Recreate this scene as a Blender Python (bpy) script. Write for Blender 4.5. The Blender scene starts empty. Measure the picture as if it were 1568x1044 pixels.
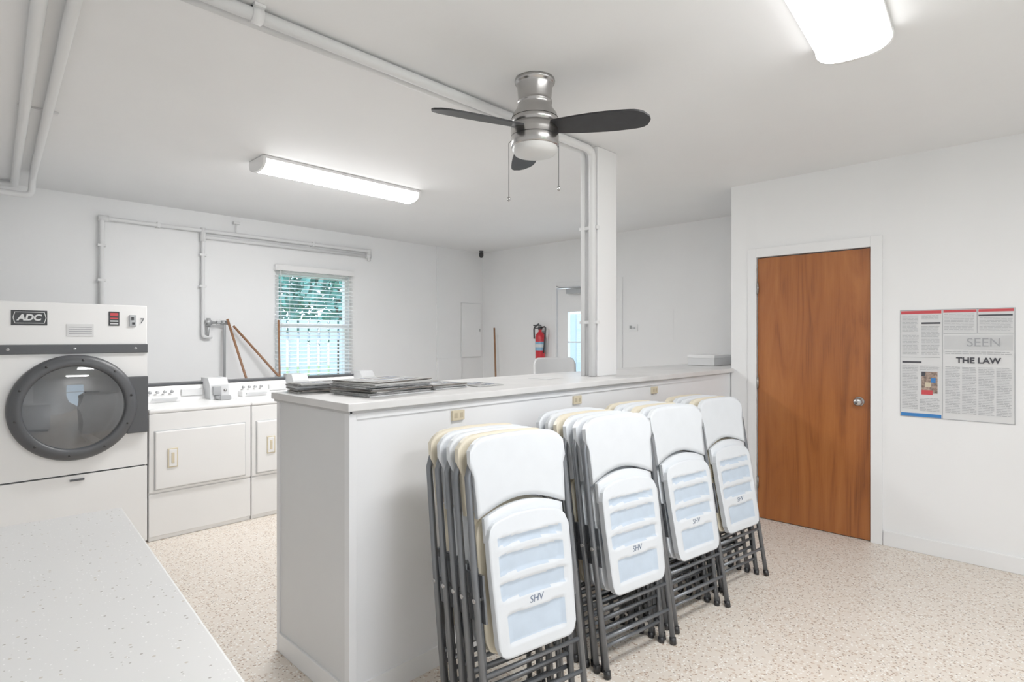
import bpy, bmesh, math, random
from mathutils import Vector, Matrix
random.seed(7)
S=bpy.context.scene
PI=math.pi
CEIL=2.63
# ---------------------------------------------------------------- materials
def new(name):
    m=bpy.data.materials.new(name); m.use_nodes=True
    nt=m.node_tree; b=nt.nodes['Principled BSDF']; return m,nt,b
def N(nt,t,**k):
    n=nt.nodes.new(t)
    for a,v in k.items(): setattr(n,a,v)
    return n
def mat(name,col,rough=.5,metal=0,var=.0,scale=8,bump=0,bscale=60,spec=None,emit=None,es=0):
    m,nt,b=new(name)
    b.inputs['Roughness'].default_value=rough; b.inputs['Metallic'].default_value=metal
    b.inputs['Base Color'].default_value=(*col,1)
    if spec is not None: b.inputs['Specular IOR Level'].default_value=spec
    tc=N(nt,'ShaderNodeTexCoord')
    if var:
        n=N(nt,'ShaderNodeTexNoise'); n.inputs['Scale'].default_value=scale; n.inputs['Detail'].default_value=4
        nt.links.new(tc.outputs['Object'],n.inputs['Vector'])
        r=N(nt,'ShaderNodeValToRGB')
        r.color_ramp.elements[0].position=.3; r.color_ramp.elements[1].position=.7
        r.color_ramp.elements[0].color=(*[max(0,c*(1-var)) for c in col],1)
        r.color_ramp.elements[1].color=(*[min(1,c*(1+var*.4)) for c in col],1)
        nt.links.new(n.outputs['Fac'],r.inputs['Fac']); nt.links.new(r.outputs['Color'],b.inputs['Base Color'])
    if bump:
        n2=N(nt,'ShaderNodeTexNoise'); n2.inputs['Scale'].default_value=bscale; n2.inputs['Detail'].default_value=3
        nt.links.new(tc.outputs['Object'],n2.inputs['Vector'])
        bp=N(nt,'ShaderNodeBump'); bp.inputs['Strength'].default_value=bump; bp.inputs['Distance'].default_value=.01
        nt.links.new(n2.outputs['Fac'],bp.inputs['Height']); nt.links.new(bp.outputs['Normal'],b.inputs['Normal'])
    if emit:
        b.inputs['Emission Color'].default_value=(*emit,1); b.inputs['Emission Strength'].default_value=es
    return m
def speckle(name,base,chips,scale,thr,dist,rough):
    m,nt,b=new(name); b.inputs['Roughness'].default_value=rough
    tc=N(nt,'ShaderNodeTexCoord'); prev=None
    rgb=N(nt,'ShaderNodeTexNoise'); rgb.inputs['Scale'].default_value=1.3
    nt.links.new(tc.outputs['Object'],rgb.inputs['Vector'])
    r=N(nt,'ShaderNodeValToRGB'); r.color_ramp.elements[0].position=.3; r.color_ramp.elements[1].position=.7
    r.color_ramp.elements[0].color=(*[c*.92 for c in base],1); r.color_ramp.elements[1].color=(*base,1)
    nt.links.new(rgb.outputs['Fac'],r.inputs['Fac']); prev=r.outputs['Color']
    for i,(c,sc,th) in enumerate(chips):
        v=N(nt,'ShaderNodeTexVoronoi'); v.inputs['Scale'].default_value=scale*sc
        mp=N(nt,'ShaderNodeMapping'); mp.inputs['Location'].default_value=(i*3.1,i*1.7,i*.9)
        nt.links.new(tc.outputs['Object'],mp.inputs['Vector']); nt.links.new(mp.outputs['Vector'],v.inputs['Vector'])
        sep=N(nt,'ShaderNodeSeparateColor'); nt.links.new(v.outputs['Color'],sep.inputs['Color'])
        a=N(nt,'ShaderNodeMath',operation='GREATER_THAN'); a.inputs[1].default_value=th
        nt.links.new(sep.outputs[0],a.inputs[0])
        d=N(nt,'ShaderNodeMath',operation='LESS_THAN'); d.inputs[1].default_value=dist
        nt.links.new(v.outputs['Distance'],d.inputs[0])
        mu=N(nt,'ShaderNodeMath',operation='MULTIPLY'); nt.links.new(a.outputs[0],mu.inputs[0]); nt.links.new(d.outputs[0],mu.inputs[1])
        mx=N(nt,'ShaderNodeMix',data_type='RGBA'); mx.inputs['B'].default_value=(*c,1)
        nt.links.new(mu.outputs[0],mx.inputs['Factor']); nt.links.new(prev,mx.inputs['A']); prev=mx.outputs['Result']
    nt.links.new(prev,b.inputs['Base Color']); return m
def glassmat(name,tint,fac):
    m=bpy.data.materials.new(name); m.use_nodes=True; nt=m.node_tree; nt.nodes.clear()
    o=N(nt,'ShaderNodeOutputMaterial'); t=N(nt,'ShaderNodeBsdfTransparent'); g=N(nt,'ShaderNodeBsdfGlossy')
    t.inputs['Color'].default_value=(*tint,1); g.inputs['Roughness'].default_value=.03
    mx=N(nt,'ShaderNodeMixShader'); mx.inputs[0].default_value=fac
    nt.links.new(t.outputs[0],mx.inputs[1]); nt.links.new(g.outputs[0],mx.inputs[2]); nt.links.new(mx.outputs[0],o.inputs[0]); return m

M={}
M['wall']=mat('wall_paint',(.875,.88,.885),.55,var=.02,scale=2,bump=.08,bscale=25)
M['ceil']=mat('ceiling_paint',(.86,.865,.87),.7,var=.02,scale=1.5,bump=.12,bscale=12)
M['trim']=mat('trim_paint',(.86,.865,.87),.35)
M['white']=mat('white_enamel',(.85,.85,.85),.25)
M['offwhite']=mat('appliance_white',(.83,.83,.825),.3,var=.02,scale=3)
M['ctop']=mat('counter_laminate',(.72,.715,.71),.35,var=.10,scale=6)
M['clipshade']=mat('counter_lip_shade',(.50,.50,.50),.4,var=.15,scale=9)  # grey for the painted shade line below the slab
M['cbase']=mat('counter_paint',(.82,.83,.85),.45,var=.03,scale=3)
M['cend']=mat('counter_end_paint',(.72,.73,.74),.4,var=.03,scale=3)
M['pipe']=mat('pipe_paint',(.76,.765,.77),.4)
M['pipeg']=mat('pipe_galvanized',(.40,.41,.42),.4,.5)
M['floor']=speckle('terrazzo',(.76,.68,.59),[((.42,.30,.22),1,.74),((.88,.85,.80),1.2,.62),((.26,.19,.15),1.5,.87),((.60,.48,.38),.75,.70)],70,.7,.38,.35)
M['slab']=speckle('speckled_solid_surface',(.80,.80,.795),[((.38,.36,.33),1,.93),((.93,.93,.93),1.5,.8),((.58,.54,.48),.8,.93)],110,.7,.24,.4)
M['chrome']=mat('brushed_nickel',(.42,.41,.40),.25,1)
M['steel']=mat('chair_tube_grey',(.16,.17,.185),.36,.6)
M['black']=mat('black_plastic',(.012,.012,.014),.35)
M['dgrey']=mat('dark_grey_plastic',(.055,.058,.064),.4)
M['blade']=mat('dark_wood_blade',(.014,.014,.016),.45,var=.3,scale=20,spec=.3)
M['plas']=mat('chair_plastic_white',(.71,.745,.785),.35,var=.03,scale=12)
M['plasrecshade']=mat('chair_recess_shade',(.52,.62,.74),.4,var=.08,scale=14)  # blue tint paints the recess shading into the plastic; noise is scuffing
M['cream']=mat('chair_plastic_cream',(.72,.65,.50),.4,var=.04,scale=12)
M['red']=mat('red_paint',(.55,.01,.02),.3)
M['blue']=mat('blue_ink',(.02,.17,.5),.5)
M['pen']=mat('marker_ink',(.12,.16,.24),.6)
M['bluelab']=mat('label_blue',(.2,.4,.6),.5)
M['redink']=mat('red_ink',(.55,.04,.05),.5)
M['paper']=mat('paper_white',(.70,.705,.71),.45,var=.02,scale=10)
M['paperg']=mat('paper_grey',(.56,.57,.58),.5,var=.05,scale=10)
M['ink']=mat('grey_ink',(.34,.35,.37),.6)
M['inkd']=mat('dark_ink',(.04,.04,.05),.6)
M['news']=mat('newsprint',(.26,.26,.26),.7,var=.6,scale=45)
M['newst']=mat('newsprint_page',(.44,.44,.43),.7,var=.25,scale=30)
M['news2']=mat('magazine_cover',(.16,.14,.125),.45,var=.7,scale=22)
M['ivory']=mat('ivory_outlet',(.62,.54,.38),.4)
M['ivoryd']=mat('outlet_face',(.45,.38,.26),.4)
M['stick']=mat('broom_wood',(.28,.13,.06),.5,var=.2,scale=15)
M['grill']=mat('galv_drum',(.62,.63,.65),.4,.3,var=.15,scale=6)
M['frost']=mat('frosted_glass',(.68,.68,.67),.35)
M['leaf']=mat('leaves',(.12,.36,.32),.5,var=.6,scale=3)
M['bark']=mat('bark',(.12,.08,.05),.8)
M['grass']=mat('grass',(.16,.28,.08),.9,var=.3,scale=6)
M['fence']=mat('vinyl_fence',(.42,.50,.58),.4)
M['glass']=glassmat('window_glass',(.95,.98,1),.06)
M['dglass']=glassmat('dryer_glass',(.82,.84,.86),.14)
M['lamp']=mat('lamp_diffuser',(.95,.95,.95),.4,emit=(1,.995,.985),es=35)
M['lamps']=mat('lamp_diffuser_side',(.95,.95,.95),.4,emit=(1,.995,.985),es=6)
M['lampb']=mat('lamp_diffuser_bright',(.95,.95,.95),.4,emit=(1,.995,.985),es=68)
M['skin']=mat('photo_print',(.35,.25,.2),.5,var=.8,scale=60)
# wood door
m,nt,b=new('door_veneer'); b.inputs['Roughness'].default_value=.35
tc=N(nt,'ShaderNodeTexCoord'); mp=N(nt,'ShaderNodeMapping'); mp.inputs['Scale'].default_value=(4,4.2,.5)
nt.links.new(tc.outputs['Object'],mp.inputs['Vector'])
n1=N(nt,'ShaderNodeTexNoise'); n1.inputs['Scale'].default_value=1.5; n1.inputs['Detail'].default_value=7; n1.inputs['Distortion'].default_value=1.6
nt.links.new(mp.outputs[0],n1.inputs['Vector'])
mp2=N(nt,'ShaderNodeMapping'); mp2.inputs['Scale'].default_value=(60,110,1.8); nt.links.new(tc.outputs['Object'],mp2.inputs['Vector'])
n2=N(nt,'ShaderNodeTexNoise'); n2.inputs['Scale'].default_value=2; n2.inputs['Detail'].default_value=4; nt.links.new(mp2.outputs[0],n2.inputs['Vector'])
ad=N(nt,'ShaderNodeMath',operation='MULTIPLY_ADD'); ad.inputs[1].default_value=.28; nt.links.new(n2.outputs['Fac'],ad.inputs[0]); nt.links.new(n1.outputs['Fac'],ad.inputs[2])
r=N(nt,'ShaderNodeValToRGB'); e=r.color_ramp.elements
e[0].position=.42; e[0].color=(.17,.044,.009,1); e[1].position=.9; e[1].color=(.40,.13,.030,1)
x=e.new(.60); x.color=(.30,.084,.017,1)
nt.links.new(ad.outputs[0],r.inputs['Fac']); nt.links.new(r.outputs['Color'],b.inputs['Base Color']); M['door']=m

# ---------------------------------------------------------------- mesh builder
class MB:
    def __init__(s): s.bm=bmesh.new(); s.mats=[]
    def mi(s,k):
        if k not in s.mats: s.mats.append(k)
        return s.mats.index(k)
    def box(s,a,b,k,bev=0,rot=None,piv=None):
        mi=s.mi(k)
        x0,y0,z0=[min(a[i],b[i]) for i in range(3)]; x1,y1,z1=[max(a[i],b[i]) for i in range(3)]
        t=bmesh.new(); bmesh.ops.create_cube(t,size=1)
        for v in t.verts: v.co=Vector(((x0+x1)/2+v.co.x*(x1-x0),(y0+y1)/2+v.co.y*(y1-y0),(z0+z1)/2+v.co.z*(z1-z0)))
        if bev: bmesh.ops.bevel(t,geom=t.edges[:],offset=bev,segments=2,affect='EDGES',profile=.6)
        s._merge(t,mi,rot,piv,smooth=False)
    def _merge(s,t,mi,rot=None,piv=None,smooth=False,mx=None):
        if rot is not None:
            p=Vector(piv) if piv else Vector((0,0,0))
            for v in t.verts: v.co=p+rot@(v.co-p)
        if mx is not None:
            for v in t.verts: v.co=mx@v.co
        mp={}
        for v in t.verts: mp[v]=s.bm.verts.new(v.co)
        for f in t.faces:
            try: nf=s.bm.faces.new([mp[v] for v in f.verts]); nf.material_index=mi; nf.smooth=smooth
            except ValueError: pass
        t.free()
    def tube(s,pts,r,k,seg=10,cap=True):
        mi=s.mi(k); pts=[Vector(p) for p in pts]; rings=[]
        n=len(pts); up=None
        for i,p in enumerate(pts):
            if i==0: d=(pts[1]-p).normalized()
            elif i==n-1: d=(p-pts[i-1]).normalized()
            else:
                d=((pts[i+1]-p).normalized()+(p-pts[i-1]).normalized())
                d=d.normalized() if d.length>1e-5 else (pts[i+1]-p).normalized()
            if up is None:
                a=Vector((0,0,1)) if abs(d.z)<.9 else Vector((1,0,0))
                up=(a-d*a.dot(d)).normalized()
            else: up=(up-d*up.dot(d)).normalized()
            sd=d.cross(up)
            rr=r[i] if isinstance(r,(list,tuple)) else r
            rings.append([s.bm.verts.new(p+(up*math.cos(2*PI*j/seg)+sd*math.sin(2*PI*j/seg))*rr) for j in range(seg)])
        for i in range(n-1):
            for j in range(seg):
                f=s.bm.faces.new([rings[i][j],rings[i][(j+1)%seg],rings[i+1][(j+1)%seg],rings[i+1][j]]); f.material_index=mi; f.smooth=True
        if cap:
            for rg in (rings[0],rings[-1]):
                f=s.bm.faces.new(rg); f.material_index=mi
    def pipe(s,pts,r,k,rad=.04,seg=10):
        P=[Vector(p) for p in pts]; out=[P[0]]
        for i in range(1,len(P)-1):
            a=(P[i-1]-P[i]); b2=(P[i+1]-P[i]); q=min(rad,a.length*.45,b2.length*.45)
            A=P[i]+a.normalized()*q; B=P[i]+b2.normalized()*q
            for t in (0,.25,.5,.75,1): out.append(A*(1-t)**2+P[i]*2*t*(1-t)+B*t*t)
        out.append(P[-1]); s.tube(out,r,k,seg)
    def lathe(s,prof,c,k,seg=40,axis='z',smooth=True):
        mi=s.mi(k); rings=[]; c=Vector(c)
        for (r,h) in prof:
            rg=[]
            for j in range(seg):
                a=2*PI*j/seg; u,v=max(r,1e-4)*math.cos(a),max(r,1e-4)*math.sin(a)
                co={'z':Vector((u,v,h)),'y':Vector((u,h,v)),'x':Vector((h,u,v))}[axis]
                rg.append(s.bm.verts.new(c+co))
            rings.append(rg)
        for i in range(len(rings)-1):
            for j in range(seg):
                f=s.bm.faces.new([rings[i][j],rings[i][(j+1)%seg],rings[i+1][(j+1)%seg],rings[i+1][j]]); f.material_index=mi; f.smooth=smooth
    def prism(s,poly,d0,d1,k,axis='y',smooth=False,kf=None):
        mi=s.mi(k)
        def co(p,d): return {'y':(p[0],d,p[1]),'x':(d,p[0],p[1]),'z':(p[0],p[1],d)}[axis]
        A=[s.bm.verts.new(co(p,d0)) for p in poly]; B=[s.bm.verts.new(co(p,d1)) for p in poly]
        for vs in (A,B): f=s.bm.faces.new(vs); f.material_index=mi
        n=len(poly)
        for i in range(n):
            f=s.bm.faces.new([A[i],A[(i+1)%n],B[(i+1)%n],B[i]]); f.material_index=s.mi(kf(i)) if kf else mi; f.smooth=smooth
    def panel(s,W,zt,zb,yf,thick,k,nx=20,nz=14,taper=None,rec=None):
        """grid panel; yf(x,z)->front y, rec(x,z)->(depth,matkey)"""
        F=[];Bk=[]
        for i in range(nx+1):
            x=-W+2*W*i/nx; a=[];b=[]
            for j in range(nz+1):
                z=zb(x)+(zt(x)-zb(x))*j/nz
                xx=x*(taper(z) if taper else 1)
                y=yf(xx,z); dd=0
                if rec:
                    q=rec(xx,z); dd=q[0] if q else 0
                a.append(s.bm.verts.new((xx,y+dd,z))); b.append(s.bm.verts.new((xx,y+thick,z)))
            F.append(a);Bk.append(b)
        mi=s.mi(k)
        def q(vs,m_,sm=True):
            f=s.bm.faces.new(vs); f.material_index=m_; f.smooth=sm
        for i in range(nx):
            for j in range(nz):
                mm=mi
                if rec:
                    c=(F[i][j].co+F[i+1][j+1].co)/2; qq=rec(c.x,c.z)
                    if qq: mm=s.mi(qq[1])
                q([F[i][j],F[i+1][j],F[i+1][j+1],F[i][j+1]],mm); q([Bk[i][j],Bk[i][j+1],Bk[i+1][j+1],Bk[i+1][j]],mi)
        for i in range(nx):
            q([F[i][0],Bk[i][0],Bk[i+1][0],F[i+1][0]],mi,False); q([F[i][nz],F[i+1][nz],Bk[i+1][nz],Bk[i][nz]],mi,False)
        for j in range(nz):
            q([F[0][j],F[0][j+1],Bk[0][j+1],Bk[0][j]],mi,False); q([F[nx][j],Bk[nx][j],Bk[nx][j+1],F[nx][j+1]],mi,False)
    def mesh(s,name):
        bmesh.ops.recalc_face_normals(s.bm,faces=s.bm.faces[:])
        me=bpy.data.meshes.new(name); s.bm.to_mesh(me); s.bm.free()
        for k in s.mats: me.materials.append(M[k])
        return me
    def done(s,name,parent=None,center=True):
        me=s.mesh(name); o=bpy.data.objects.new(name,me); S.collection.objects.link(o)
        if center and parent is None:
            xs=[v.co.x for v in me.vertices]; ys=[v.co.y for v in me.vertices]; zs=[v.co.z for v in me.vertices]
            c=Vector(((min(xs)+max(xs))/2,(min(ys)+max(ys))/2,min(zs)))
            me.transform(Matrix.Translation(-c)); o.location=c
        if parent: 
            o.parent=parent; o.matrix_parent_inverse=Matrix.Translation(-Vector(parent.location))
        return o
def text(body,size,k,name,origin,right,up,parent=None,ext=.0006,local=False,shear=0,bold=0):
    cu=bpy.data.curves.new(name,'FONT'); cu.body=body; cu.size=size; cu.extrude=ext; cu.align_x='CENTER'; cu.align_y='CENTER'; cu.shear=shear; cu.offset=bold
    o=bpy.data.objects.new(name,cu); S.collection.objects.link(o); cu.materials.append(M[k])
    r=Vector(right).normalized(); u=Vector(up).normalized(); n=r.cross(u)
    mx=Matrix((r,u,n)).transposed().to_4x4(); mx.translation=Vector(origin)
    if parent:
        o.parent=parent
        if not local: mx=Matrix.Translation(-Vector(parent.location))@mx
    o.matrix_local=mx if parent else mx
    return o
def wall(name,axis,p0,p1,a0,a1,z0,z1,holes,k='wall'):
    b=MB(); As=sorted(set([a0,a1]+[h[0] for h in holes]+[h[1] for h in holes]))
    for i in range(len(As)-1):
        am=(As[i]+As[i+1])/2; hs=[h for h in holes if h[0]<am<h[1]]
        cuts=[z0]
        for h in sorted(hs,key=lambda h:h[2]): cuts+= [h[2],h[3]]
        cuts.append(z1)
        for j in range(0,len(cuts),2):
            if cuts[j+1]-cuts[j]<1e-4: continue
            if axis=='x': b.box((p0,As[i],cuts[j]),(p1,As[i+1],cuts[j+1]),k)
            else: b.box((As[i],p0,cuts[j]),(As[i+1],p1,cuts[j+1]),k)
    return b.done(name)

# ---------------------------------------------------------------- room shell
XR=5.62; XD=4.56; YB=6.0; YJ=1.926; XL=-.85; YF=-1.7
b=MB(); b.box((XL-.12,YF-.12,-.1),(XR+.12,YB+.12,0),'floor'); b.done('floor')
b=MB(); b.box((XL-.12,YF-.12,CEIL),(XR+.12,YB+.12,CEIL+.1),'ceil'); b.done('ceiling')
wall('wall_back','y',YB,YB+.12,XL-.12,XR+.12,0,CEIL,[(2.62,3.48,.95,2.13)])
wall('wall_right_far','x',XR,XR+.12,YJ-.12,YB,0,CEIL,[(3.71,4.63,0,2.04)])
wall('wall_right','x',XD,XD+.12,YF,.945,0,CEIL,[])
wall('wall_right_header','x',XD,XD+.12,.945,1.725,2.04,CEIL,[])
wall('wall_right_corner','x',XD,XD+.12,1.725,YJ-.12,0,CEIL,[])
wall('wall_right_return','y',YJ-.12,YJ,XD,XR,0,CEIL,[])
wall('wall_left','x',XL-.12,XL,YF,YB,0,CEIL,[])
wall('wall_front','y',YF-.12,YF,XL-.12,XD+.12,0,CEIL,[(1.0,2.1,.9,2.1)])
def base(name,a,bb):
    q=MB(); q.box(a,bb,'trim',.004); q.done(name)
base('baseboard_right',(XD-.018,YF,0),(XD,.872,.10))
base('baseboard_right_corner',(XD-.018,1.79,0),(XD,YJ,.10))
base('baseboard_back',(XL,YB-.014,0),(XR,YB,.095))
base('baseboard_right_far',(XR-.014,4.70,0),(XR,YB-.014,.095))
base('baseboard_right_far_side',(XR-.014,2.6,0),(XR,3.64,.095))
base('baseboard_left',(XL,YF,0),(XL+.014,YB-.014,.095))
base('baseboard_front',(XL+.014,YF,0),(XD-.018,YF+.014,.095))

# wood door + casing
b=MB()
for (a,c) in (((XD-.018,.878,0),(XD,.948,2.11)),((XD-.018,1.722,0),(XD,1.787,2.11)),((XD-.018,.948,2.04),(XD,1.722,2.11))): b.box(a,c,'trim',.003)
b.done('trim_wood_door')
b=MB(); b.box((XD+.004,.953,.006),(XD+.044,1.717,2.032),'door',.002); b.box((XD+.05,.95,0.002),(XD+.115,1.72,2.035),'dgrey'); d=b.done('door_1')
b=MB(); b.lathe([(.0,-.062),(.018,-.062),(.027,-.052),(.029,-.04),(.022,-.026),(.012,-.02),(.012,-.008),(.032,-.006),(.034,0),(.034,.004)],(XD+.004,1.02,.965),'chrome',28,'x')
b.done('knob',d)
b=MB()
for z in (.28,1.06,1.80): b.tube([(XD-.004,1.714,z-.045),(XD-.004,1.714,z+.045)],.007,'chrome',8)
b.done('hinges',d)

# far white door with lite
b=MB()
for (a,c) in (((XR-.018,3.64,0),(XR,3.715,2.11)),((XR-.018,4.625,0),(XR,4.695,2.11)),((XR-.018,3.715,2.04),(XR,4.625,2.11))): b.box(a,c,'trim',.003)
b.done('trim_exterior_door')
b=MB(); X0,X1=XR+.02,XR+.06
for (a,c) in (((3.718,.01),(3.86,2.03)),((4.48,.01),(4.622,2.03)),((3.86,.01),(4.48,.95)),((3.86,1.76),(4.48,2.03))): b.box((X0,a[0],a[1]),(X1,c[0],c[1]),'trim')
for (a,c) in (((3.86,.95),(3.885,1.76)),((4.455,.95),(4.48,1.76)),((3.885,.95),(4.455,.975)),((3.885,1.735),(4.455,1.76)),((4.16,.975),(4.18,1.735)),((3.885,1.35),(4.16,1.365)),((4.18,1.35),(4.455,1.365))): b.box((X0-.008,a[0],a[1]),(X1,c[0],c[1]),'trim')
b.box((X0+.015,3.885,.975),(X0+.02,4.455,1.735),'glass')
d2=b.done('door_2')
b=MB(); b.box((XR-.07,4.15,1.955),(XR-.02,4.42,2.015),'pipeg',.006); b.tube([(XR-.045,4.2,2.02),(XR-.16,4.45,2.03),(XR-.03,4.6,2.06)],.008,'pipeg',8); b.box((XR-.02,4.2,1.96),(XR+.02,4.38,2.01),'pipeg'); b.done('closer',d2)
b=MB(); b.lathe([(0,-.07),(.02,-.068),(.028,-.05),(.02,-.03),(.012,-.02),(.012,0),(.03,.0)],(XR+.02,3.79,.98),'chrome',20,'x'); b.done('knob',d2)

# windows
def window(name,x0,x1,z0,z1,y,sgn,blinds=True):
    b=MB(); f=.04
    ya,yb=(y+.03*sgn,y+.09*sgn)
    for (a,c) in (((x0,z0),(x0+f,z1)),((x1-f,z0),(x1,z1)),((x0+f,z0),(x1-f,z0+f)),((x0+f,z1-f),(x1-f,z1)),((x0+f,(z0+z1)/2-.02),(x1-f,(z0+z1)/2+.02))):
        b.box((a[0],ya,a[1]),(c[0],yb,c[1]),'trim')
    b.box((x0+f,y+.058*sgn,z0+f),(x1-f,y+.062*sgn,z1-f),'glass')
    b.box((x0-.03,y-.05*sgn,z0-.03),(x1+.03,y+.02*sgn,z0),'trim',.003)
    w=b.done(name)
    if blinds:
        b=MB(); b.box((x0-.03,y-.065*sgn,z1-.005),(x1+.03,y-.005*sgn,z1+.055),'white',.004)
        z=z1-.02; 
        while z>z0+.04:
            b.box((x0-.02,y-.058*sgn,z-.0012),(x1+.02,y-.012*sgn,z+.0012),'white',rot=Matrix.Rotation(math.radians(14*sgn),3,'X'),piv=(0,y-.035*sgn,z)); z-=.042
        b.box((x0-.02,y-.058*sgn,z0+.006),(x1+.02,y-.012*sgn,z0+.026),'white',.003)
        for xx in (x0+.12,(x0+x1)/2,x1-.12): b.tube([(xx,y-.059*sgn,z1),(xx,y-.059*sgn,z0+.02)],.0015,'white',6)
        b.tube([(x0+.02,y-.07*sgn,z1),(x0+.02,y-.07*sgn,z1-.7)],.004,'white',6)
        b.done('blinds',w)
    return w
window('window_1',2.62,3.48,.95,2.13,YB,1)
window('window_2',1.0,2.1,.9,2.1,YF,-1,False)

# ---------------------------------------------------------------- exterior
b=MB(); b.box((-15,YB+.13,-.3),(25,30,-.15),'grass'); b.done('lawn')
b=MB(); b.box((-15,-25,-.3),(25,YF-.13,-.15),'grass'); b.done('front_lawn')
b=MB()
x=0
while x<12: b.box((x,9.5,-.15),(x+.14,9.53,1.72),'fence'); x+=.19
b.box((0,9.53,.2),(12,9.57,.3),'fence'); b.box((0,9.53,1.4),(12,9.57,1.5),'fence'); b.done('picket_fence')
b=MB()
y=1
while y<8: b.box((9.3,y,-.15),(9.33,y+.14,1.9),'fence'); y+=.15
b.box((9.33,1,.2),(9.37,8,.3),'fence'); b.done('picket_fence')
def tree(name,c,R,n):
    b=MB(); c=Vector(c); b.tube([(c.x,c.y,-.148),(c.x+.1,c.y,c.z*.5),(c.x,c.y+.1,c.z)],[.16,.12,.06],'bark',8)
    mi=b.mi('leaf')
    for i in range(n):
        v=Vector((random.gauss(0,1),random.gauss(0,1),random.gauss(0,1))).normalized()*R*random.random()**.4
        p=c+Vector((v.x*1.3,v.y*.8,v.z)); s_=random.uniform(.07,.16)
        if p.z<.05: continue
        a=Vector((random.uniform(-1,1),random.uniform(-1,1),random.uniform(-1,1))).normalized(); u=a.orthogonal().normalized(); w=a.cross(u)
        f=b.bm.faces.new([b.bm.verts.new(p+u*s_),b.bm.verts.new(p+w*s_*.5),b.bm.verts.new(p-u*s_),b.bm.verts.new(p-w*s_*.5)]); f.material_index=mi
    b.done(name)
tree('tree',(4.6,12,2.9),1.7,2800); tree('tree',(7.2,13,3.1),1.9,2800); tree('tree',(2.6,13.2,2.8),1.6,1900)

# ---------------------------------------------------------------- dividing counter
b=MB()
b.box((1.13,1.935,0),(XR-.002,2.55,1.135),'cbase')
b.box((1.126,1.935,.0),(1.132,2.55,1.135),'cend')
b.box((1.118,1.927,0),(1.15,1.962,1.135),'cbase',.002)
b.box((1.118,2.53,0),(1.14,2.556,1.135),'cbase',.002)
b.box((1.116,1.96,0),(1.128,2.53,.085),'trim',.003)
b.box((1.15,1.927,1.10),(4.5,1.937,1.135),'cbase')
b.box((1.15,1.927,0),(XD-.02,1.937,.085),'trim')
b.box((1.112,1.914,1.124),(4.5,1.93,1.136),'clipshade',.002); b.box((1.110,1.914,1.124),(1.125,2.566,1.136),'clipshade',.002)  # thin dark strips stand in for the shadow under the counter lip
b.box((1.10,1.902,1.135),(3.3,2.575,1.165),'ctop',.004)
b.box((3.302,1.915+.015,1.133),(XR-.002,2.575,1.163),'ctop',.004)
b.box((3.302,1.902,1.133),(XD-.005,1.935,1.163),'ctop',.004)
div=b.done('dividing_counter')
b=MB()
for x in (1.655,2.52,3.35):
    b.box((x-.035,1.922,1.045),(x+.035,1.9345,1.09),'ivory',.002)
    for dx in (-.016,.016): b.box((x+dx-.009,1.921,1.056),(x+dx+.009,1.9235,1.079),'ivoryd',.001)
b.done('outlets',div)

# column with conduits
b=MB(); b.box((2.985,2.12,1.1655),(3.20,2.255,CEIL-.001),'trim',.006); b.done('support_column')
b=MB()
b.pipe([(-.2,2.14,CEIL-.03),(2.955,2.14,CEIL-.03),(2.955,2.14,1.167)],.024,'pipe',.06,12)
b.pipe([(-.2,2.215,CEIL-.022),(2.96,2.215,CEIL-.022),(2.96,2.215,1.167)],.017,'pipe',.05,12)
for x in (.86,2.3): b.tube([(x-.02,2.14,CEIL-.03),(x+.02,2.14,CEIL-.03)],.031,'pipe',12)
b.box((.84,2.1,CEIL-.012),(.88,2.25,CEIL-.001),'pipe')
for z in (1.5,2.1): b.box((2.95,2.105,z),(2.984,2.24,z+.02),'pipe')
b.done('conduit')
# left ceiling pipes
b=MB()
b.pipe([(.25,.6,CEIL-.03),(.575,5.48,CEIL-.03),(.575,5.52,CEIL-.16),(XL+.01,5.56,CEIL-.16)],.022,'pipe',.05,12)
b.pipe([(.16,.6,CEIL-.03),(.505,5.85,CEIL-.03),(XL+.01,5.87,CEIL-.03)],.024,'pipe',.05,12)
for y in (2.2,3.9): b.box((.13+.066*(y-.6),y,CEIL-.012),(.3+.066*(y-.6),y+.03,CEIL-.001),'pipe')
b.done('ceiling_pipes')
# back wall pipes
b=MB(); Y=YB-.04
b.pipe([(3.72,Y,2.33),(3.72,Y,2.445),(1.085,Y,2.445),(1.085,Y,.3)],.019,'pipe',.03,10)
b.pipe([(3.70,Y,2.385),(1.89,Y,2.385),(1.89,Y,1.42),(1.97,Y,1.42)],.017,'pipe',.03,10)
b.tube([(3.68,Y,2.385),(3.74,Y,2.385)],.03,'pipe'); b.tube([(3.72,Y,2.41),(3.72,Y,2.47)],.026,'pipe')
b.tube([(1.06,Y,2.445),(1.13,Y,2.445)],.027,'pipe'); b.tube([(1.89,Y,2.34),(1.89,Y,2.47)],.024,'pipe')
b.tube([(2.2,Y,2.44),(2.2,Y,2.56)],.006,'pipe'); b.box((2.17,Y-.02,2.55),(2.23,YB-.001,2.575),'pipe')
for x in (1.5,3.0): b.box((x,YB-.06,2.42),(x+.025,YB-.001,2.47),'pipe')
for z in (1.9,2.2):
    for x in (1.085,1.89): b.box((x-.03,YB-.06,z),(x+.03,YB-.001,z+.02),'pipe')
b.pipe([(1.93,Y-.03,1.56),(2.075,Y-.03,1.56),(2.075,Y-.03,.05)],.014,'pipeg',.03,10)
b.tube([(1.93,Y-.03,1.52),(1.93,Y-.03,1.60)],.02,'pipeg'); b.tube([(1.90,Y-.03,1.56),(1.96,Y-.03,1.56)],.022,'pipeg')
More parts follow.
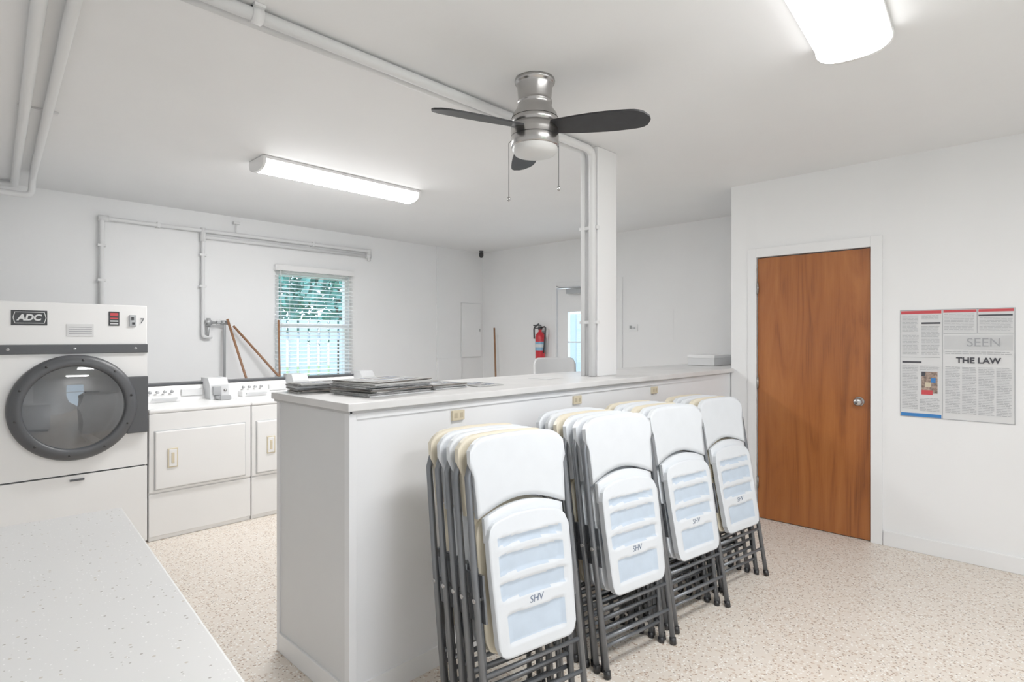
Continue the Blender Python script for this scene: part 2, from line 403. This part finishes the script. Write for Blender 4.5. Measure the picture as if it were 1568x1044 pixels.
b.tube([(2.045,Y-.03,1.56),(2.105,Y-.03,1.56)],.022,'pipeg'); b.tube([(2.0,Y-.03,1.56),(2.0,Y-.09,1.56)],.012,'pipeg'); b.lathe([(.028,0),(.028,.008)],(2.0,Y-.1,1.56),'pipeg',14,'y')
b.tube([(1.93,Y-.03,1.52),(1.93,Y,1.42)],.014,'pipeg')
b.done('wall_pipes')

# ---------------------------------------------------------------- lights
def fixture(name,cx,cy,L_,W,rz,kb='lamp'):
    e=bpy.data.objects.new(name,None); S.collection.objects.link(e); e.location=(cx,cy,CEIL); e.rotation_euler=(0,0,rz)
    def add(b,n):
        me=b.mesh(n); o=bpy.data.objects.new(n,me); S.collection.objects.link(o); o.parent=e
    b=MB(); b.box((-L_/2,-W/2,-.022),(L_/2,W/2,-.001),'white',.003)
    def sec(w,h): return [(w*math.copysign(abs(math.cos(a))**.75,math.cos(a)),-.02-h*abs(math.sin(a))**.8) for a in [PI-PI*i/14 for i in range(15)]]
    poly=[(-W/2-.003,-.004)]+sec(W/2+.003,.070)+[(W/2+.003,-.004)]
    b.prism(poly,-L_/2-.012,-L_/2+.008,'white','x'); b.prism(poly,L_/2-.008,L_/2+.012,'white','x'); add(b,'housing')
    b=MB(); w=W/2-.004
    poly=[(y,z-.0025) for y,z in sec(w,.062)]
    b.prism(poly,-L_/2+.009,L_/2-.009,'lamps','x',True,kf=lambda i: kb if 3<=i<=10 else 'lamps'); add(b,'diffuser')
fixture('added_fill_fixture',2.225,3.93,1.27,.235,0,'lampb')
fixture('added_fill_fixture',2.0,.56,1.27,.27,math.radians(4.5))
fixture('added_fill_fixture',1.6,-1.0,1.27,.27,0)  # unseen fixture added behind the camera to even out the light

# ---------------------------------------------------------------- ceiling fan
FX,FY=2.016,1.793
fan=bpy.data.objects.new('ceiling_fan',None); S.collection.objects.link(fan); fan.location=(FX,FY,CEIL)
def addc(b,n,p,sm=False):
    me=b.mesh(n); o=bpy.data.objects.new(n,me); S.collection.objects.link(o); o.parent=p; return o
b=MB(); b.lathe([(.001,-.001),(.094,-.001),(.096,-.01),(.094,-.018),(.088,-.022),(.084,-.03),(.078,-.095),(.078,-.10),(.082,-.103),(.082,-.112),(.078,-.115),(.086,-.14),(.104,-.165),(.108,-.178),(.110,-.185)],(0,0,0),'chrome',48)
b.lathe([(.108,-.186),(.110,-.19),(.110,-.212),(.104,-.216),(.104,-.222)],(0,0,0),'chrome',48)
b.lathe([(.09,-.215),(.112,-.218),(.114,-.25),(.112,-.272),(.113,-.275),(.113,-.315),(.107,-.322),(.095,-.322)],(0,0,0),'chrome',48)
b.lathe([(.1035,-.2155),(.1045,-.2175)],(0,0,0),'black',48); b.lathe([(.1125,-.271),(.1135,-.2735),(.1125,-.276)],(0,0,0),'black',48)
addc(b,'motor_housing',fan)
b=MB(); b.lathe([(.107,-.316),(.106,-.335),(.095,-.352),(.06,-.363),(.001,-.367)],(0,0,0),'frost',40); addc(b,'light_bowl',fan)
fw=math.atan2(.694,.720)
for i,off in enumerate((5.6,5.6+120,5.6-120)):
    a=fw+math.radians(off)
    b=MB(); mi=b.mi('blade'); n=24; top=[];bot=[]
    for j in range(n+1):
        t=j/n; r_=.10+.44*t; w=.05+.022*math.sin(PI*min(1,t*1.15)*.75); 
        if t>.84: w*=math.sqrt(max(.02,1-((t-.84)/.163)**2))
        z=-.235-.028*t
        rowt=[];rowb=[]
        for s_ in (-1,-.5,0,.5,1):
            yy=s_*w; zz=z+yy*math.tan(math.radians(-13))
            rowt.append(b.bm.verts.new((r_,yy,zz+.004))); rowb.append(b.bm.verts.new((r_,yy,zz-.004)))
        top.append(rowt);bot.append(rowb)
    def q(v):
        f=b.bm.faces.new(v); f.material_index=mi
    for j in range(n):
        for k in range(4):
            q([top[j][k],top[j+1][k],top[j+1][k+1],top[j][k+1]]); q([bot[j][k],bot[j][k+1],bot[j+1][k+1],bot[j+1][k]])
        q([top[j][0],bot[j][0],bot[j+1][0],top[j+1][0]]); q([top[j][4],top[j+1][4],bot[j+1][4],bot[j][4]])
    for jj in (0,n):
        for k in range(4): q([top[jj][k],top[jj][k+1],bot[jj][k+1],bot[jj][k]])
    o=addc(b,'blade_%d'%(i+1),fan); o.rotation_euler=(0,0,a)
b=MB()
RX,RY=.694,-.720
for sx,ln in ((-.123,.27),(.113,.22)):
    x,y=RX*sx,RY*sx; b.tube([(x*.85,y*.85,-.28),(x,y,-.30),(x,y,-.30-ln+.02)],.0016,'dgrey',6)
    b.lathe([(.001,0),(.006,-.004),(.007,-.02),(.001,-.026)],(x,y,-.30-ln+.02),'chrome',10)
addc(b,'pull_chains',fan)

# ---------------------------------------------------------------- commercial dryer
x0,x1=.276,1.08; YD=4.52; zt=1.63; cx,cz=.681,.97
b=MB()
b.box((x0,YD+.0,1.365),(x1,YD+1.1,zt),'offwhite',.006)       # control head
b.box((x0,YD+.03,.0),(x0+.02,YD+1.1,1.365),'offwhite'); b.box((x1-.02,YD+.03,0),(x1,YD+1.1,1.365),'offwhite')
b.box((x0,YD+1.08,0),(x1,YD+1.1,1.365),'offwhite'); 
b.box((x0,YD,.02),(x1,YD+.03,.535),'offwhite',.003); b.box((x0+.01,YD+.02,.0),(x1-.01,YD+.05,.55),'dgrey')
b.box((x0-.002,YD-.012,1.31),(x1+.002,YD+.03,1.368),'dgrey',.004)
mi=b.mi('offwhite'); ang=sorted([2*PI*i/64 for i in range(64)]+[math.atan2(zz-cz,xx-cx)%(2*PI) for xx in (x0,x1) for zz in (.545,1.312)])
C=[];Rr=[]
for a in ang:
    ca,sa=math.cos(a),math.sin(a); C.append(b.bm.verts.new((cx+.27*ca,YD,cz+.27*sa)))
    t=min(((x1-cx)/ca if ca>1e-6 else 9),((x0-cx)/ca if ca<-1e-6 else 9),((1.312-cz)/sa if sa>1e-6 else 9),((.545-cz)/sa if sa<-1e-6 else 9))
    Rr.append(b.bm.verts.new((cx+t*ca,YD,cz+t*sa)))
for i in range(len(ang)):
    j=(i+1)%len(ang); f=b.bm.faces.new([C[i],C[j],Rr[j],Rr[i]]); f.material_index=mi
dry=b.done('commercial_dryer')
b=MB(); b.lathe([(.27,YD-.005),(.30,YD+.05),(.36,YD+.06),(.36,YD+.7),(.001,YD+.71)],(cx,0,cz),'grill',48,'y')
for k in range(3):
    a=math.radians(60+120*k); c=Vector((cx+.33*math.cos(a),0,cz+.33*math.sin(a)))
    b.box((c.x-.03,YD+.08,c.z-.02),(c.x+.03,YD+.68,c.z+.02),'grill',rot=Matrix.Rotation(-a,3,'Y'),piv=(c.x,0,c.z))
b.done('drum',dry)
b=MB(); b.lathe([(.262,YD-.02),(.262,YD-.055),(.275,YD-.062),(.318,YD-.055),(.333,YD-.035),(.333,YD-.002),(.262,YD-.002),(.262,YD-.02)],(cx,0,cz),'dgrey',64,'y')
b.box((.955,YD-.035,cz-.20),(x1-.001,YD-.001,cz+.18),'dgrey',.006)
for k in range(10):
    a=2*PI*k/10+.2; b.lathe([(.001,-.005),(.007,-.004),(.008,0)],(cx+.30*math.cos(a),YD-.058,cz+.30*math.sin(a)),'black',8,'y')
b.done('door_ring',dry)
b=MB(); b.lathe([(.264,YD-.045),(.20,YD-.058),(.10,YD-.068),(.001,YD-.072)],(cx,0,cz),'dglass',64,'y'); b.done('door_glass',dry)
b=MB(); y=YD-.003
b.box((.375,y,1.487),(.545,YD+.002,1.578),'black',.002)
b.box((.64,y,1.42),(.78,YD+.002,1.50),'paper',.001)
for k in range(4): b.box((.65,y-.001,1.435+k*.014),(.77,y,1.439+k*.014),'ink')
b.box((.86,y,1.49),(.92,YD+.002,1.585),'black',.002); b.box((.868,y-.004,1.555),(.912,y,1.575),'redink'); 
for k in range(3): b.box((.868,y-.004,1.50+k*.017),(.912,y,1.509+k*.017),'paperg' if k<2 else 'redink')
b.box((.975,y-.006,1.488),(1.015,YD+.002,1.565),'pipeg',.003); b.box((.985,y-.01,1.53),(1.0,y-.004,1.55),'black'); b.box((.99,y-.01,1.50),(1.005,y-.004,1.515),'black')
b.box((.655,YD-.012,.50),(.73,YD,.512),'dgrey',.002)
for xx in (.36,.68,1.01): b.lathe([(.001,-.016),(.008,-.014),(.009,-.01)],(xx,YD,1.34),'pipeg',10,'y')
b.tube([(.392,y-.002,1.50),(.53,y-.002,1.50),(.538,y-.002,1.533),(.53,y-.002,1.567),(.392,y-.002,1.567),(.384,y-.002,1.533),(.392,y-.002,1.50)],.0022,'paper',6)
b.done('controls',dry)
text('ADC',.052,'paper','logo_text',(.458,y-.002,1.533),(1,0,0),(0,0,1),dry,shear=.2,bold=.002)
text('7',.05,'inkd','number_text',(1.05,y-.002,1.525),(1,0,0),(0,0,1),dry)

# ---------------------------------------------------------------- small dryers
def sdryer(x0):
    b=MB(); x1=x0+.685
    b.box((x0,YD+.012,.0),(x1,YD+.68,.885),'offwhite',.008)
    b.box((x0,YD-.002,.335),(x1,YD+.02,.885),'offwhite',.008)
    b.box((x0,YD+.002,.03),(x1,YD+.02,.328),'offwhite',.006); b.box((x0+.01,YD+.03,0),(x1-.01,YD+.06,.03),'dgrey')
    b.box((x0-.001,YD-.006,.885),(x1+.001,YD+.68,.915),'white',.01)
    b.box((x0+.03,YD-.005,.352),(x1-.04,YD,.765),'paperg',.004); b.box((x0+.036,YD-.016,.358),(x1-.046,YD-.002,.759),'offwhite',.008)
    b.box((x0+.11,YD-.022,.50),(x0+.175,YD-.014,.635),'ivory',.003) ; b.box((x0+.118,YD-.024,.508),(x0+.167,YD-.017,.627),'offwhite',.003); b.box((x0+.132,YD-.027,.53),(x0+.152,YD-.02,.605),'ivory',.003)
    b.prism([(YD+.50,.914),(YD+.56,1.03),(YD+.68,1.045),(YD+.68,.914)],x0+.005,x1-.005,'offwhite','x')
    b.box((x0,YD+.555,1.035),(x1,YD+.69,1.052),'dgrey',.003)
    b.box((x0+.09,YD+.42,.913),(x0+.32,YD+.52,.965),'white',.01)
    b.box((x0+.12,YD+.405,.935),(x0+.29,YD+.43,.95),'paperg'); 
    for k in range(4): b.lathe([(.001,-.02),(.012,-.018),(.013,0)],(x0+.13+k*.05,YD+.515,.99),'pipeg',10,'y')
    b.box((x0+.35,YD+.505,.95),(x0+.5,YD+.54,1.0),'paper')
    b.prism([(YD+.38,.914),(YD+.40,1.03),(YD+.44,1.085),(YD+.60,1.085),(YD+.60,.914)],x0+.52,x0+.665,'paperg','x')
    b.box((x0+.54,YD+.372,.95),(x0+.60,YD+.41,1.02),'pipeg',.003); b.lathe([(.001,-.012),(.012,-.01),(.013,.02)],(x0+.635,YD+.395,.985),'chrome',12,'y')
    b.box((x0+.55,YD+.28,.92),(x0+.645,YD+.39,.945),'pipeg',.003); b.box((x0+.56,YD+.27,.918),(x0+.635,YD+.285,.955),'pipeg',.002)
    b.done('dryer')
sdryer(1.09); sdryer(1.782); sdryer(2.474)

# brooms and sticks
b=MB(); b.tube([(2.085,5.88,1.595),(2.46,5.66,.10)],.012,'stick'); b.box((2.34,5.64,.0),(2.58,5.70,.12),'stick',.01); b.done('broom')
b=MB(); b.tube([(2.16,5.93,1.53),(3.32,5.75,.12)],.012,'stick'); b.box((3.2,5.72,.0),(3.45,5.78,.13),'dgrey',.01); b.done('broom')
b=MB(); b.tube([(2.60,5.90,1.60),(2.62,5.87,.1)],.011,'stick'); b.box((2.66-.16,5.83,.0),(2.66+.14,5.89,.10),'paperg',.01); b.done('mop')
b=MB(); b.tube([(5.50,5.64,1.55),(5.48,5.56,.1)],.013,'stick'); b.box((5.42,5.46,0),(5.54,5.66,.11),'dgrey',.01); b.done('broom')

# electrical panel, camera, switch etc
b=MB(); b.box((5.2,YB-.018,1.14),(5.575,YB-.001,1.90),'paper',.003); b.box((5.208,YB-.024,1.148),(5.567,YB-.01,1.892),'wall',.003); b.box((5.53,YB-.03,1.50),(5.545,YB-.02,1.54),'pipeg'); b.done('electrical_panel')
b=MB(); b.box((4.78,YB-.03,0),(5.19,YB-.001,1.13),'wall',.003); b.box((4.77,YB-.02,1.13),(5.19,YB-.001,1.145),'trim'); b.box((4.77,YB-.012,0.0),(4.785,YB-.001,CEIL),'wall'); b.done('access_panel')
b=MB(); b.lathe([(.001,0),(.03,0),(.03,-.02),(.012,-.025)],(5.45,5.85,CEIL-.001),'dgrey',16); b.lathe([(.001,0),(.03,-.01),(.032,-.05),(.02,-.075),(.001,-.08)],(5.45,5.85,CEIL-.02),'black',16); b.done('security_camera')
b=MB(); b.box((XR-.01,3.44,1.485),(XR-.001,3.56,1.565),'trim',.003); b.box((XR-.03,3.47,1.515),(XR-.008,3.50,1.535),'paperg',.002); b.box((XR-.03,3.52,1.515),(XR-.008,3.535,1.55),'pipeg',.002); b.done('light_switch')
b=MB(); b.box((XR-.004,3.0,1.38),(XR-.001,3.2,1.72),'wall',.001); b.box((XR-.005,3.01,1.39),(XR-.003,3.19,1.71),'wall'); b.done('wall_notice')

# fire extinguisher
b=MB(); X=XR-.085; Y=4.83
b.lathe([(.001,1.13),(.058,1.135),(.063,1.15),(.063,1.42),(.055,1.455),(.03,1.485),(.02,1.49),(.02,1.52)],(X,Y,0),'red',28)
b.lathe([(.0642,1.25),(.0642,1.36)],(X,Y,0),'bluelab',28); b.lathe([(.0646,1.29),(.0646,1.33)],(X,Y,0),'paper',28)
b.box((X-.02,Y-.02,1.515),(X+.02,Y+.02,1.56),'black',.004)
b.box((X-.015,Y-.01,1.565),(X+.015,Y+.11,1.58),'black',.003); b.box((X-.015,Y-.01,1.53),(X+.015,Y+.10,1.542),'black',.003)
b.pipe([(X,Y-.02,1.54),(X-.01,Y-.10,1.56),(X-.02,Y-.095,1.40),(X-.02,Y-.075,1.22)],.010,'black',.05,8)
b.pipe([(X,Y+.02,1.59),(X-.02,Y+.09,1.55),(X-.02,Y+.085,1.40)],.012,'dgrey',.04,8)
b.box((X+.055,Y-.025,1.2),(XR-.001,Y+.025,1.5),'pipeg'); b.done('fire_extinguisher')

# ---------------------------------------------------------------- poster
def poster():
    X=XD-.001; e=MB(); e.box((X-.004,.199,.889),(X,.777,1.594),'paper'); P=e.done('labor_law_poster')
    b=MB(); x1=X-.0045; x2=X-.006
    def rect(y0,y1,z0,z1,k,o=0): b.box((x2-o,y0,z0),(x1-o,y1,z1),k)
    def lines(y0,y1,z0,z1,n,k='ink',h=.22,gap=0):
        for i in range(n):
            z=z1-(z1-z0)*(i+.5)/n; y=y1
            while y>y0+.008:
                w=random.uniform(.012,.035); ya=max(y0,y-w)
                rect(ya,y,z-(z1-z0)/n*h/2,z+(z1-z0)/n*h/2,k,.001); y=ya-.004
    rect(.555,.772,1.568,1.588,'redink'); rect(.56,.66,1.50,1.512,'inkd'); rect(.56,.772,1.282,1.284,'ink')
    lines(.57,.66,1.53,1.56,4); lines(.68,.765,1.45,1.56,13); lines(.565,.66,1.30,1.49,20); lines(.675,.765,1.30,1.44,15)
    rect(.555,.772,.893,.915,'blue'); rect(.66,.765,1.245,1.257,'inkd'); lines(.68,.765,.94,1.23,28); lines(.565,.67,1.20,1.23,4)
    rect(.575,.66,1.05,1.19,'skin',.001); rect(.60,.66,1.04,1.07,'redink',.002); lines(.565,.67,.93,1.02,9)
    rect(.64,.66,1.16,1.19,'inkd',.002); rect(.585,.61,1.12,1.15,'blue',.002); rect(.61,.64,1.09,1.12,'ivory',.002)
    rect(.548,.551,.889,1.594,'ink')
    rect(.205,.777,1.591,1.594,'ink'); rect(.199,.777,.889,.892,'ink'); rect(.199,.202,.889,1.594,'ink'); rect(.774,.777,.889,1.594,'ink')
    rect(.38,.545,1.572,1.588,'redink'); rect(.205,.37,1.572,1.588,'redink'); lines(.39,.54,1.45,1.565,12); lines(.21,.365,1.45,1.54,10); rect(.375,.378,1.44,1.594,'ink'); rect(.21,.37,1.545,1.555,'inkd')
    rect(.205,.545,1.438,1.441,'ink')
    rect(.21,.54,1.335,1.425,'paperg',-.0005)
    lines(.46,.535,.93,1.23,30); lines(.38,.45,.93,1.23,30); lines(.295,.37,.93,1.23,30); lines(.215,.285,.93,1.23,30); lines(.215,.535,1.305,1.328,2)
    b.done('printing',P)
    text('SEEN',.075,'ink','heading_text',(X-.008,.345,1.38),(0,-1,0),(0,0,1),P)
    text('THE LAW',.05,'inkd','title_text',(X-.009,.372,1.268),(0,-1,0),(0,0,1),P,bold=.0015)
poster()

# ---------------------------------------------------------------- items on counter
ZC=1.1655
def paper_stack(name,x,y,rz,layers,w,d,tk=1):
    b=MB(); z=ZC+.0005
    for i in range(layers):
        t=random.uniform(.004,.008)*tk; ox,oy,a=random.uniform(-.015,.015),random.uniform(-.015,.015),random.uniform(-.10,.10)
        R=Matrix.Rotation(rz+a,3,'Z'); p=(x+ox,y+oy,z)
        b.box((x+ox-w/2,y+oy-d/2,z),(x+ox+w/2,y+oy+d/2,z+t*.85),['news','newst','news2','news','paperg'][(i+layers)%5],.001,rot=R,piv=p); z+=t
    z-=.001
    b.box((x+ox-w/2+.004,y+oy-d/2+.004,z),(x+ox+w/2-.004,y+oy+d/2-.004,z+.001),'newst',rot=R,piv=p)
    for c in range(3):
        xa=x+ox-w/2+.015+c*(w-.03)/3
        for k in range(8): 
            yy=y+oy-d/2+.02+k*(d-.05)/8
            b.box((xa,yy,z+.001),(xa+(w-.05)/3*random.uniform(.8,1),yy+(d-.05)/15,z+.0016),random.choice(['ink','paperg','inkd','news2','ink','pen']),rot=R,piv=p)
    return b.done(name)
paper_stack('newspaper_stack',1.44,2.19,.12,9,.34,.28,1.2)
paper_stack('magazine_stack',1.27,2.46,-.1,6,.22,.15,1.2)
paper_stack('magazine_stack',1.77,2.25,.1,4,.22,.28)
paper_stack('magazine_stack',2.02,2.2,-.1,1,.17,.24)
b=MB(); b.box((4.85,2.2,ZC),(5.22,2.45,ZC+.085),'paper',.003); b.box((4.845,2.195,ZC+.065),(5.225,2.455,ZC+.09),'white',.002); b.done('cardboard_box')
b=MB(); b.box((2.55,2.18,ZC),(2.72,2.32,ZC+.002),'paper'); b.done('paper_sheet')

# bar stool behind counter
b=MB(); c=Vector((4.08,3.25,0))
R=Matrix.Rotation(math.radians(-20),3,'Z')
def TR(p): return tuple(c+R@Vector(p))
b.tube([TR((-.18,-.18,0)),TR((-.15,-.15,.76))],.012,'steel'); b.tube([TR((.18,-.18,0)),TR((.15,-.15,.76))],.012,'steel')
b.tube([TR((-.18,.18,0)),TR((-.17,.17,.78)),TR((-.19,.21,1.1))],.012,'steel'); b.tube([TR((.18,.18,0)),TR((.17,.17,.78)),TR((.19,.21,1.1))],.012,'steel')
for p,q in (((-.17,-.17,.3),(.17,-.17,.3)),((-.17,.17,.3),(.17,.17,.3)),((-.17,-.17,.4),(-.17,.17,.4)),((.17,-.17,.4),(.17,.17,.4))): b.tube([TR(p),TR(q)],.009,'steel')
b.box(c+Vector((-.2,-.2,.76)),c+Vector((.2,.2,.80)),'plas',.015,rot=R,piv=c)
t=MB(); W=.225; rr=.06
t.panel(W,lambda x:1.225-(rr-math.sqrt(max(0,rr*rr-max(0,abs(x)-(W-rr))**2))),lambda x:.95,lambda x,z:.20-.5*x*x+.02*(z-.95)/.3,.02,'paper')
for v in t.bm.verts: v.co=c+R@v.co
tm=bmesh.new(); me=t.mesh('tmp'); tm.from_mesh(me); b._merge(tm,b.mi('paper'),smooth=True)
b.done('bar_stool')

# ---------------------------------------------------------------- folding chairs
def chair_mesh(name,pk,rk):
    b=MB(); H=1.07
    for s_ in (-1,1):
        b.tube([(s_*.218,.0,.0),(s_*.222,.0,.60),(s_*.220,.0,.93),(s_*.195,.0,1.0)],.0125,'steel',8)
        b.tube([(s_*.218,0,0),(s_*.218,0,.03)],.0155,'black',8)
        b.tube([(s_*.195,.024,.62),(s_*.195,.03,.30),(s_*.19,.045,.0)],.011,'steel',8)
        b.tube([(s_*.19,.045,.0),(s_*.19,.044,.03)],.014,'black',8)
        b.box((s_*.2-.004,-.02,.44),(s_*.2+.004,.03,.60),'steel')
        b.tube([(s_*.235,.0,.52),(s_*.188,.0,.52)],.008,'chrome',8)
    for z in (.155,.27): b.tube([(-.218,0,z),(.218,0,z)],.0085,'steel',8)
    for z in (.10,.215): b.tube([(-.19,.04,z),(.19,.04,z)],.008,'steel',8)
    b.tube([(-.195,.024,.62),(.195,.024,.62)],.009,'steel',8)
    W=.234; r_=.095; top=H
    zt_=lambda x: top-(r_-math.sqrt(max(0,r_*r_-max(0,abs(x)-(W-r_))**2)))-.25*x*x
    zb_=lambda x: .785+.05*math.cos(min(1,abs(x)/W)*PI/2)
    b.panel(W,zt_,zb_,lambda x,z: -.020+.012*(1-(x/W)**2)+.003*((z-.95)/.15)**2,.022,pk,24,12,taper=lambda z:1-.13*min(1,max(0,(top-.07-z))/.07)-.02*max(0,(.9-z))/.1)
    W2=.182; zc0,zc1=.315,.785; q_=.045
    t1=lambda x: zc1-(q_-math.sqrt(max(0,q_*q_-max(0,abs(x)-(W2-q_))**2)))-.9*x*x
    t0=lambda x: zc0+(q_-math.sqrt(max(0,q_*q_-max(0,abs(x)-(W2-q_))**2)))
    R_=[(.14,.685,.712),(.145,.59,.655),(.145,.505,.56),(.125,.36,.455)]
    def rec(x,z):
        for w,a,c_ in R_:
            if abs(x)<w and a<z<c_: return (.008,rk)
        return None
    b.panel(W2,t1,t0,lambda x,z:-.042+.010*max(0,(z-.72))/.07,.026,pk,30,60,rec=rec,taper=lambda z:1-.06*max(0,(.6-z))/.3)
    b.panel(W2-.004,lambda x:.822-1.2*x*x,lambda x:.70,lambda x,z:-.018,.016,pk,16,3)
    return b.mesh(name)
cw=chair_mesh('folding_chair_white','plas','plasrecshade'); cc=chair_mesh('folding_chair_cream','cream','cream')
stacks=[(1.515,1.318,5,.057,-10,8.5),(2.19,1.318,6,.057,-9,8.5),(2.715,1.290,6,.054,-8,10),(3.265,1.290,5,.054,-8,10)]
for si,(sx,sy,n,sp,rz,LEAN) in enumerate(stacks):
    for i in range(n):
        me=cw if i==0 or (i+si)%3!=1 else cc
        o=bpy.data.objects.new('folding_chair',me); S.collection.objects.link(o)
        o.location=(sx+random.uniform(-.006,.006)+i*.003,sy+i*sp,.002); 
        o.rotation_mode='XYZ'; o.rotation_euler=(math.radians(-LEAN),0,math.radians(rz+random.uniform(-.6,.6)))
        if i==0:
            text('SHV',.034,'pen','handwriting',(0,-.0425,.481),(1,0,.03),(0,0,1),o,local=True,shear=.2)

# ---------------------------------------------------------------- foreground folding counter
tb=bpy.data.objects.new('laundry_folding_counter',None); S.collection.objects.link(tb); tb.location=(.416,2.018,0.006); tb.rotation_euler=(0,0,math.radians(-4.2))
b=MB(); b.box((-1.02,-3.0,.86),(0,0,.90),'slab',.004); b.box((-.98,-2.96,.08),(-.05,-.04,.86),'cbase'); b.box((-.95,-2.9,-.006),(-.09,-.08,.08),'dgrey')
for k in range(5):
    y=-.06-k*.58; b.box((-.05,y-.56,.12),(-.034,y-.01,.84),'trim',.004); b.box((-.034,y-.1,.70),(-.022,y-.06,.80),'chrome',.003)
addc(b,'cabinet',tb)

# ---------------------------------------------------------------- world, camera
w=bpy.data.worlds.new('world'); S.world=w; w.use_nodes=True
bg=w.node_tree.nodes['Background']; bg.inputs['Color'].default_value=(.74,.87,1,1); bg.inputs['Strength'].default_value=3.4
sun=bpy.data.lights.new('sun','SUN'); sun.energy=2; sun.angle=.1; so=bpy.data.objects.new('sun',sun); S.collection.objects.link(so); so.rotation_euler=(math.radians(35),math.radians(-25),0)
cam=bpy.data.cameras.new('camera'); co=bpy.data.objects.new('camera',cam); S.collection.objects.link(co)
co.location=(0,0,1.41); co.rotation_euler=(PI/2,0,-math.radians(46.06)); cam.lens=20.04; cam.sensor_width=36; cam.shift_y=-.003; cam.clip_start=.02
S.camera=co
S.view_settings.view_transform='Standard'
S.view_settings.look='None'
S.view_settings.gamma=1.22
